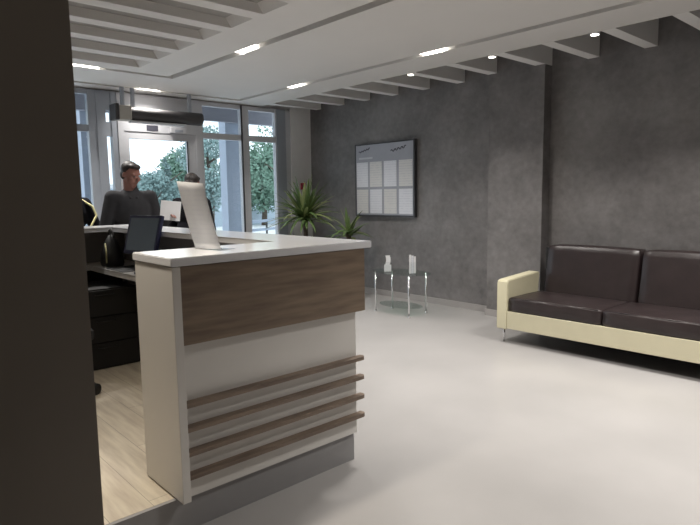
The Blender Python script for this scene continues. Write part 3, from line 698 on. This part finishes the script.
def person(loc, rz, s, label, coat, pose, head_yaw=0, head_pitch=0, lean=0, yoke=None, hairm=None, cap=1.0):
    t = thing('person', label, 'person', loc); t.rotation_euler[2] = rz
    def V(x, y, z): return Vector((x*s, y*s, z*s))
    def up_(x, y, z):            # torso lean about the hips (forward is -Y)
        dz = z-.95; return V(x, y*1.0-math.sin(lean)*dz, .95+dz*math.cos(lean)) if dz > 0 else V(x, y, z)
    hc = up_(0, -.02, 1.665)
    HM = Matrix.Translation(hc) @ Matrix.Rotation(head_yaw, 4, 'Z') @ Matrix.Rotation(head_pitch, 4, 'X')
    def H(x, y, z): return HM @ Vector((x*s, y*s, z*s))
    HR = HM.to_3x3().to_4x4()
    P = []
    # head: cranium, face, jaw, nose, lips, brow, ears
    P += [('e', H(0, .012, .03), (.077*s, .094*s, .088*s), HR), ('e', H(0, -.022, -.035), (.062*s, .066*s, .078*s), HR), ('e', H(0, -.048, -.088), (.035*s, .032*s, .027*s), HR),
          ('e', H(0, -.098, -.02), (.011*s, .018*s, .024*s), HR), ('e', H(0, -.105, -.034), (.016*s, .013*s, .010*s), HR),
          ('e', H(0, -.082, -.062), (.022*s, .012*s, .006*s), HR), ('e', H(0, -.080, -.071), (.019*s, .011*s, .006*s), HR),
          ('e', H(.028, -.074, .022), (.026*s, .012*s, .009*s), HR), ('e', H(-.028, -.074, .022), (.026*s, .012*s, .009*s), HR),
          ('e', H(.040, -.062, -.03), (.022*s, .02*s, .02*s), HR), ('e', H(-.040, -.062, -.03), (.022*s, .02*s, .02*s), HR),
          ('e', H(.080, .012, -.005), (.010*s, .019*s, .030*s), HR), ('e', H(-.080, .012, -.005), (.010*s, .019*s, .030*s), HR)]
    P.append((up_(0, .015, 1.40), .07*s, H(0, .02, -.06), .056*s))
    # trunk and legs
    P += [('e', up_(0, 0, 1.30), (.155*s, .10*s, .20*s)), ('e', up_(0, 0, 1.08), (.135*s, .095*s, .16*s)), ('e', V(0, 0, .93), (.155*s, .11*s, .12*s))]
    for sd in (-1, 1):
        P += [(V(.085*sd, 0, .92), .088*s, V(.095*sd, -.01, .50), .056*s), (V(.095*sd, -.01, .50), .056*s, V(.10*sd, .02, .10), .038*s),
              (V(.10*sd, .02, .06), .036*s, V(.11*sd, -.13, .035), .030*s)]
    arms = []
    for sd, key in ((-1, 'r'), (1, 'l')):
        sh = up_(.175*sd, 0, 1.44); el_, wr, fd = pose[key]
        el_ = Vector(el_)*s; wr = Vector(wr)*s
        P += [(up_(0, 0, 1.43), .06*s, sh, .052*s), (sh, .05*s, el_, .038*s), (el_, .038*s, wr, .026*s)]
        arms.append((sh, el_, wr))
        # hand: palm + four fingers + thumb, curled
        d = (wr-el_).normalized(); side = d.cross(Vector((0, 0, 1))).normalized(); nrm = side.cross(d).normalized()
        palm = wr+d*.05*s
        P.append((wr, .024*s, palm, .030*s)); 
        for k, ln in enumerate((.068, .078, .073, .056)):
            o_ = (k-1.5)*.021*s; a = wr+d*.075*s+side*o_; b2 = a+(d*.75-nrm*.5).normalized()*ln*.55*s; c2 = b2+(d*.2-nrm).normalized()*ln*.5*s
            P += [(palm+side*o_*.8, .012*s, a, .0105*s), (a, .0105*s, b2, .009*s), (b2, .009*s, c2, .0075*s)]
        th = wr+d*.03*s-side*sd*.0+side*(-.030*sd)*s; t1 = th+(d*.6+side*(-sd)*.6-nrm*.5).normalized()*.04*s; t2 = t1+(d*.7-nrm*.7).normalized()*.03*s
        P += [(th, .013*s, t1, .011*s), (t1, .011*s, t2, .009*s)]
    body = remeshed('body', P, .0075, M['skin'], t, 2)
    # jacket
    J = [('e', up_(0, .0, 1.33), (.205*s, .135*s, .20*s)), ('e', up_(0, 0, 1.10), (.185*s, .13*s, .20*s)), ('e', V(0, 0, .90), (.19*s, .14*s, .14*s)),
         (up_(-.06, .02, 1.43), .075*s, up_(.06, .02, 1.43), .075*s), (up_(0, .025, 1.46), .082*s, up_(0, .02, 1.555), .066*s)]
    for sh, el_, wr in arms:
        J += [(up_(0, 0, 1.40), .09*s, sh, .080*s), (sh, .078*s, el_, .060*s), (el_, .060*s, el_.lerp(wr, .9), .044*s)]
    jk = remeshed('jacket', J, .012, M[coat], t, 3)
    if yoke:
        Y_ = [('e', up_(.0, -.045, 1.37), (.165*s, .10*s, .105*s)), ('e', up_(.0, -.02, 1.44), (.12*s, .08*s, .06*s))]
        remeshed('jacket_yoke', Y_, .012, M[yoke], t, 2)
    T_ = [(V(-.09, 0, .90), .105*s, V(.09, 0, .90), .105*s)]
    for sd in (-1, 1): T_ += [(V(.088*sd, 0, .90), .105*s, V(.097*sd, -.01, .50), .072*s), (V(.097*sd, -.01, .50), .072*s, V(.10*sd, .015, .09), .058*s)]
    remeshed('collar', [(up_(-.075, .03, 1.50), .02*s, up_(-.03, -.095, 1.44), .016*s), (up_(.075, .03, 1.50), .02*s, up_(.03, -.095, 1.44), .016*s), (up_(-.075, .03, 1.50), .02*s, up_(.0, .085, 1.52), .02*s), (up_(.075, .03, 1.50), .02*s, up_(.0, .085, 1.52), .02*s)], .009, M[coat], t, 2)
    remeshed('trousers', T_, .012, M['trousers'], t, 2)
    for sd in (-1, 1):
        remeshed('shoe', [(V(.10*sd, .03, .055), .05*s, V(.11*sd, -.13, .045), .042*s), ('e', V(.105*sd, -.06, .03), (.05*s, .14*s, .03*s))], .009, M['black'], t, 1)
    # hair as a fitted cap, cut away over the face
    Hh = [('e', H(0, .028, .048), (.082*s*cap, .092*s*cap, .082*s*cap), HR), ('e', H(0, .058, -.01), (.070*s, .055*s, .065*s), HR), ('e', H(0, -.025, .088), (.060*s, .062*s, .030*s), HR),
          ('e', H(.068, .02, .02), (.014*s, .03*s, .04*s), HR), ('e', H(-.068, .02, .02), (.014*s, .03*s, .04*s), HR)]
    remeshed('hair', Hh, .007, M['hair'], t, 1)
    # eyes
    for sd in (-1, 1):
        bm = new(); ell(bm, H(.030*sd, -.0815, .0), (.011*s, .006*s, .0055*s), HR, 12); e_ = obj('eye', bm, M['boardf']); e_.parent = t
        for p in e_.data.polygons: p.use_smooth = True
    return t
man = person((2.36, 5.98, 0), R(-8), 1.045, 'man in dark grey jacket standing behind the counter, looking down to the side', 'jacket',
       dict(l=((.25, -.06, 1.14), (.30, -.23, 1.235), 0), r=((-.26, -.02, 1.13), (-.20, -.22, 1.10), 0)), head_yaw=R(28), head_pitch=R(16), lean=R(5))
p2 = person((3.04, 6.05, 0), R(118), .99, 'dark haired person in black coat, mostly hidden behind the leaning white sheet', 'blackcoat',
       dict(l=((.27, -.03, 1.12), (.22, -.22, 1.02), 0), r=((-.27, -.03, 1.12), (-.22, -.22, 1.02), 0)), head_yaw=R(0), head_pitch=R(20), lean=R(6))
p3 = person((1.90, 6.50, 0), R(10), 1.0, 'person in black coat with yellow strap, cut off by the left pier', 'blackcoat',
       dict(l=((.30, -.03, 1.14), (.22, -.22, 1.06), 0), r=((-.27, -.02, 1.14), (-.20, -.2, 1.05), 0)))
st = remeshed('strap', [((.11, -.02, 1.51), .012, (.205, -.115, 1.42), .012), ((.205, -.115, 1.42), .012, (.225, -.15, 1.32), .012), ((.225, -.15, 1.32), .012, (.13, -.165, 1.18), .012)], .006, M['yellow'], p3, 1)
# sheet of paper held up between the man and the other visitor
hs = obj('held_sheet', bx(-.10, .10, -.001, .001, 0, .20), M['paper'])
hs.location = (2.60, 5.60, 1.27); hs.rotation_euler = (R(-8), R(6), R(-35)); tag(hs, 'blank white sheet held upright over the far counter beside the man', 'sheet of paper')
cup = obj('paper_cup', lathe(new(), [(.022, 0), (.03, .055), (.028, .055), (.02, .004)]), M['paper'], None, True); cup.location = (2.14, 5.15, TT+.0015)
tag(cup, 'tiny white paper cup on the counter beside the monitor', 'cup')
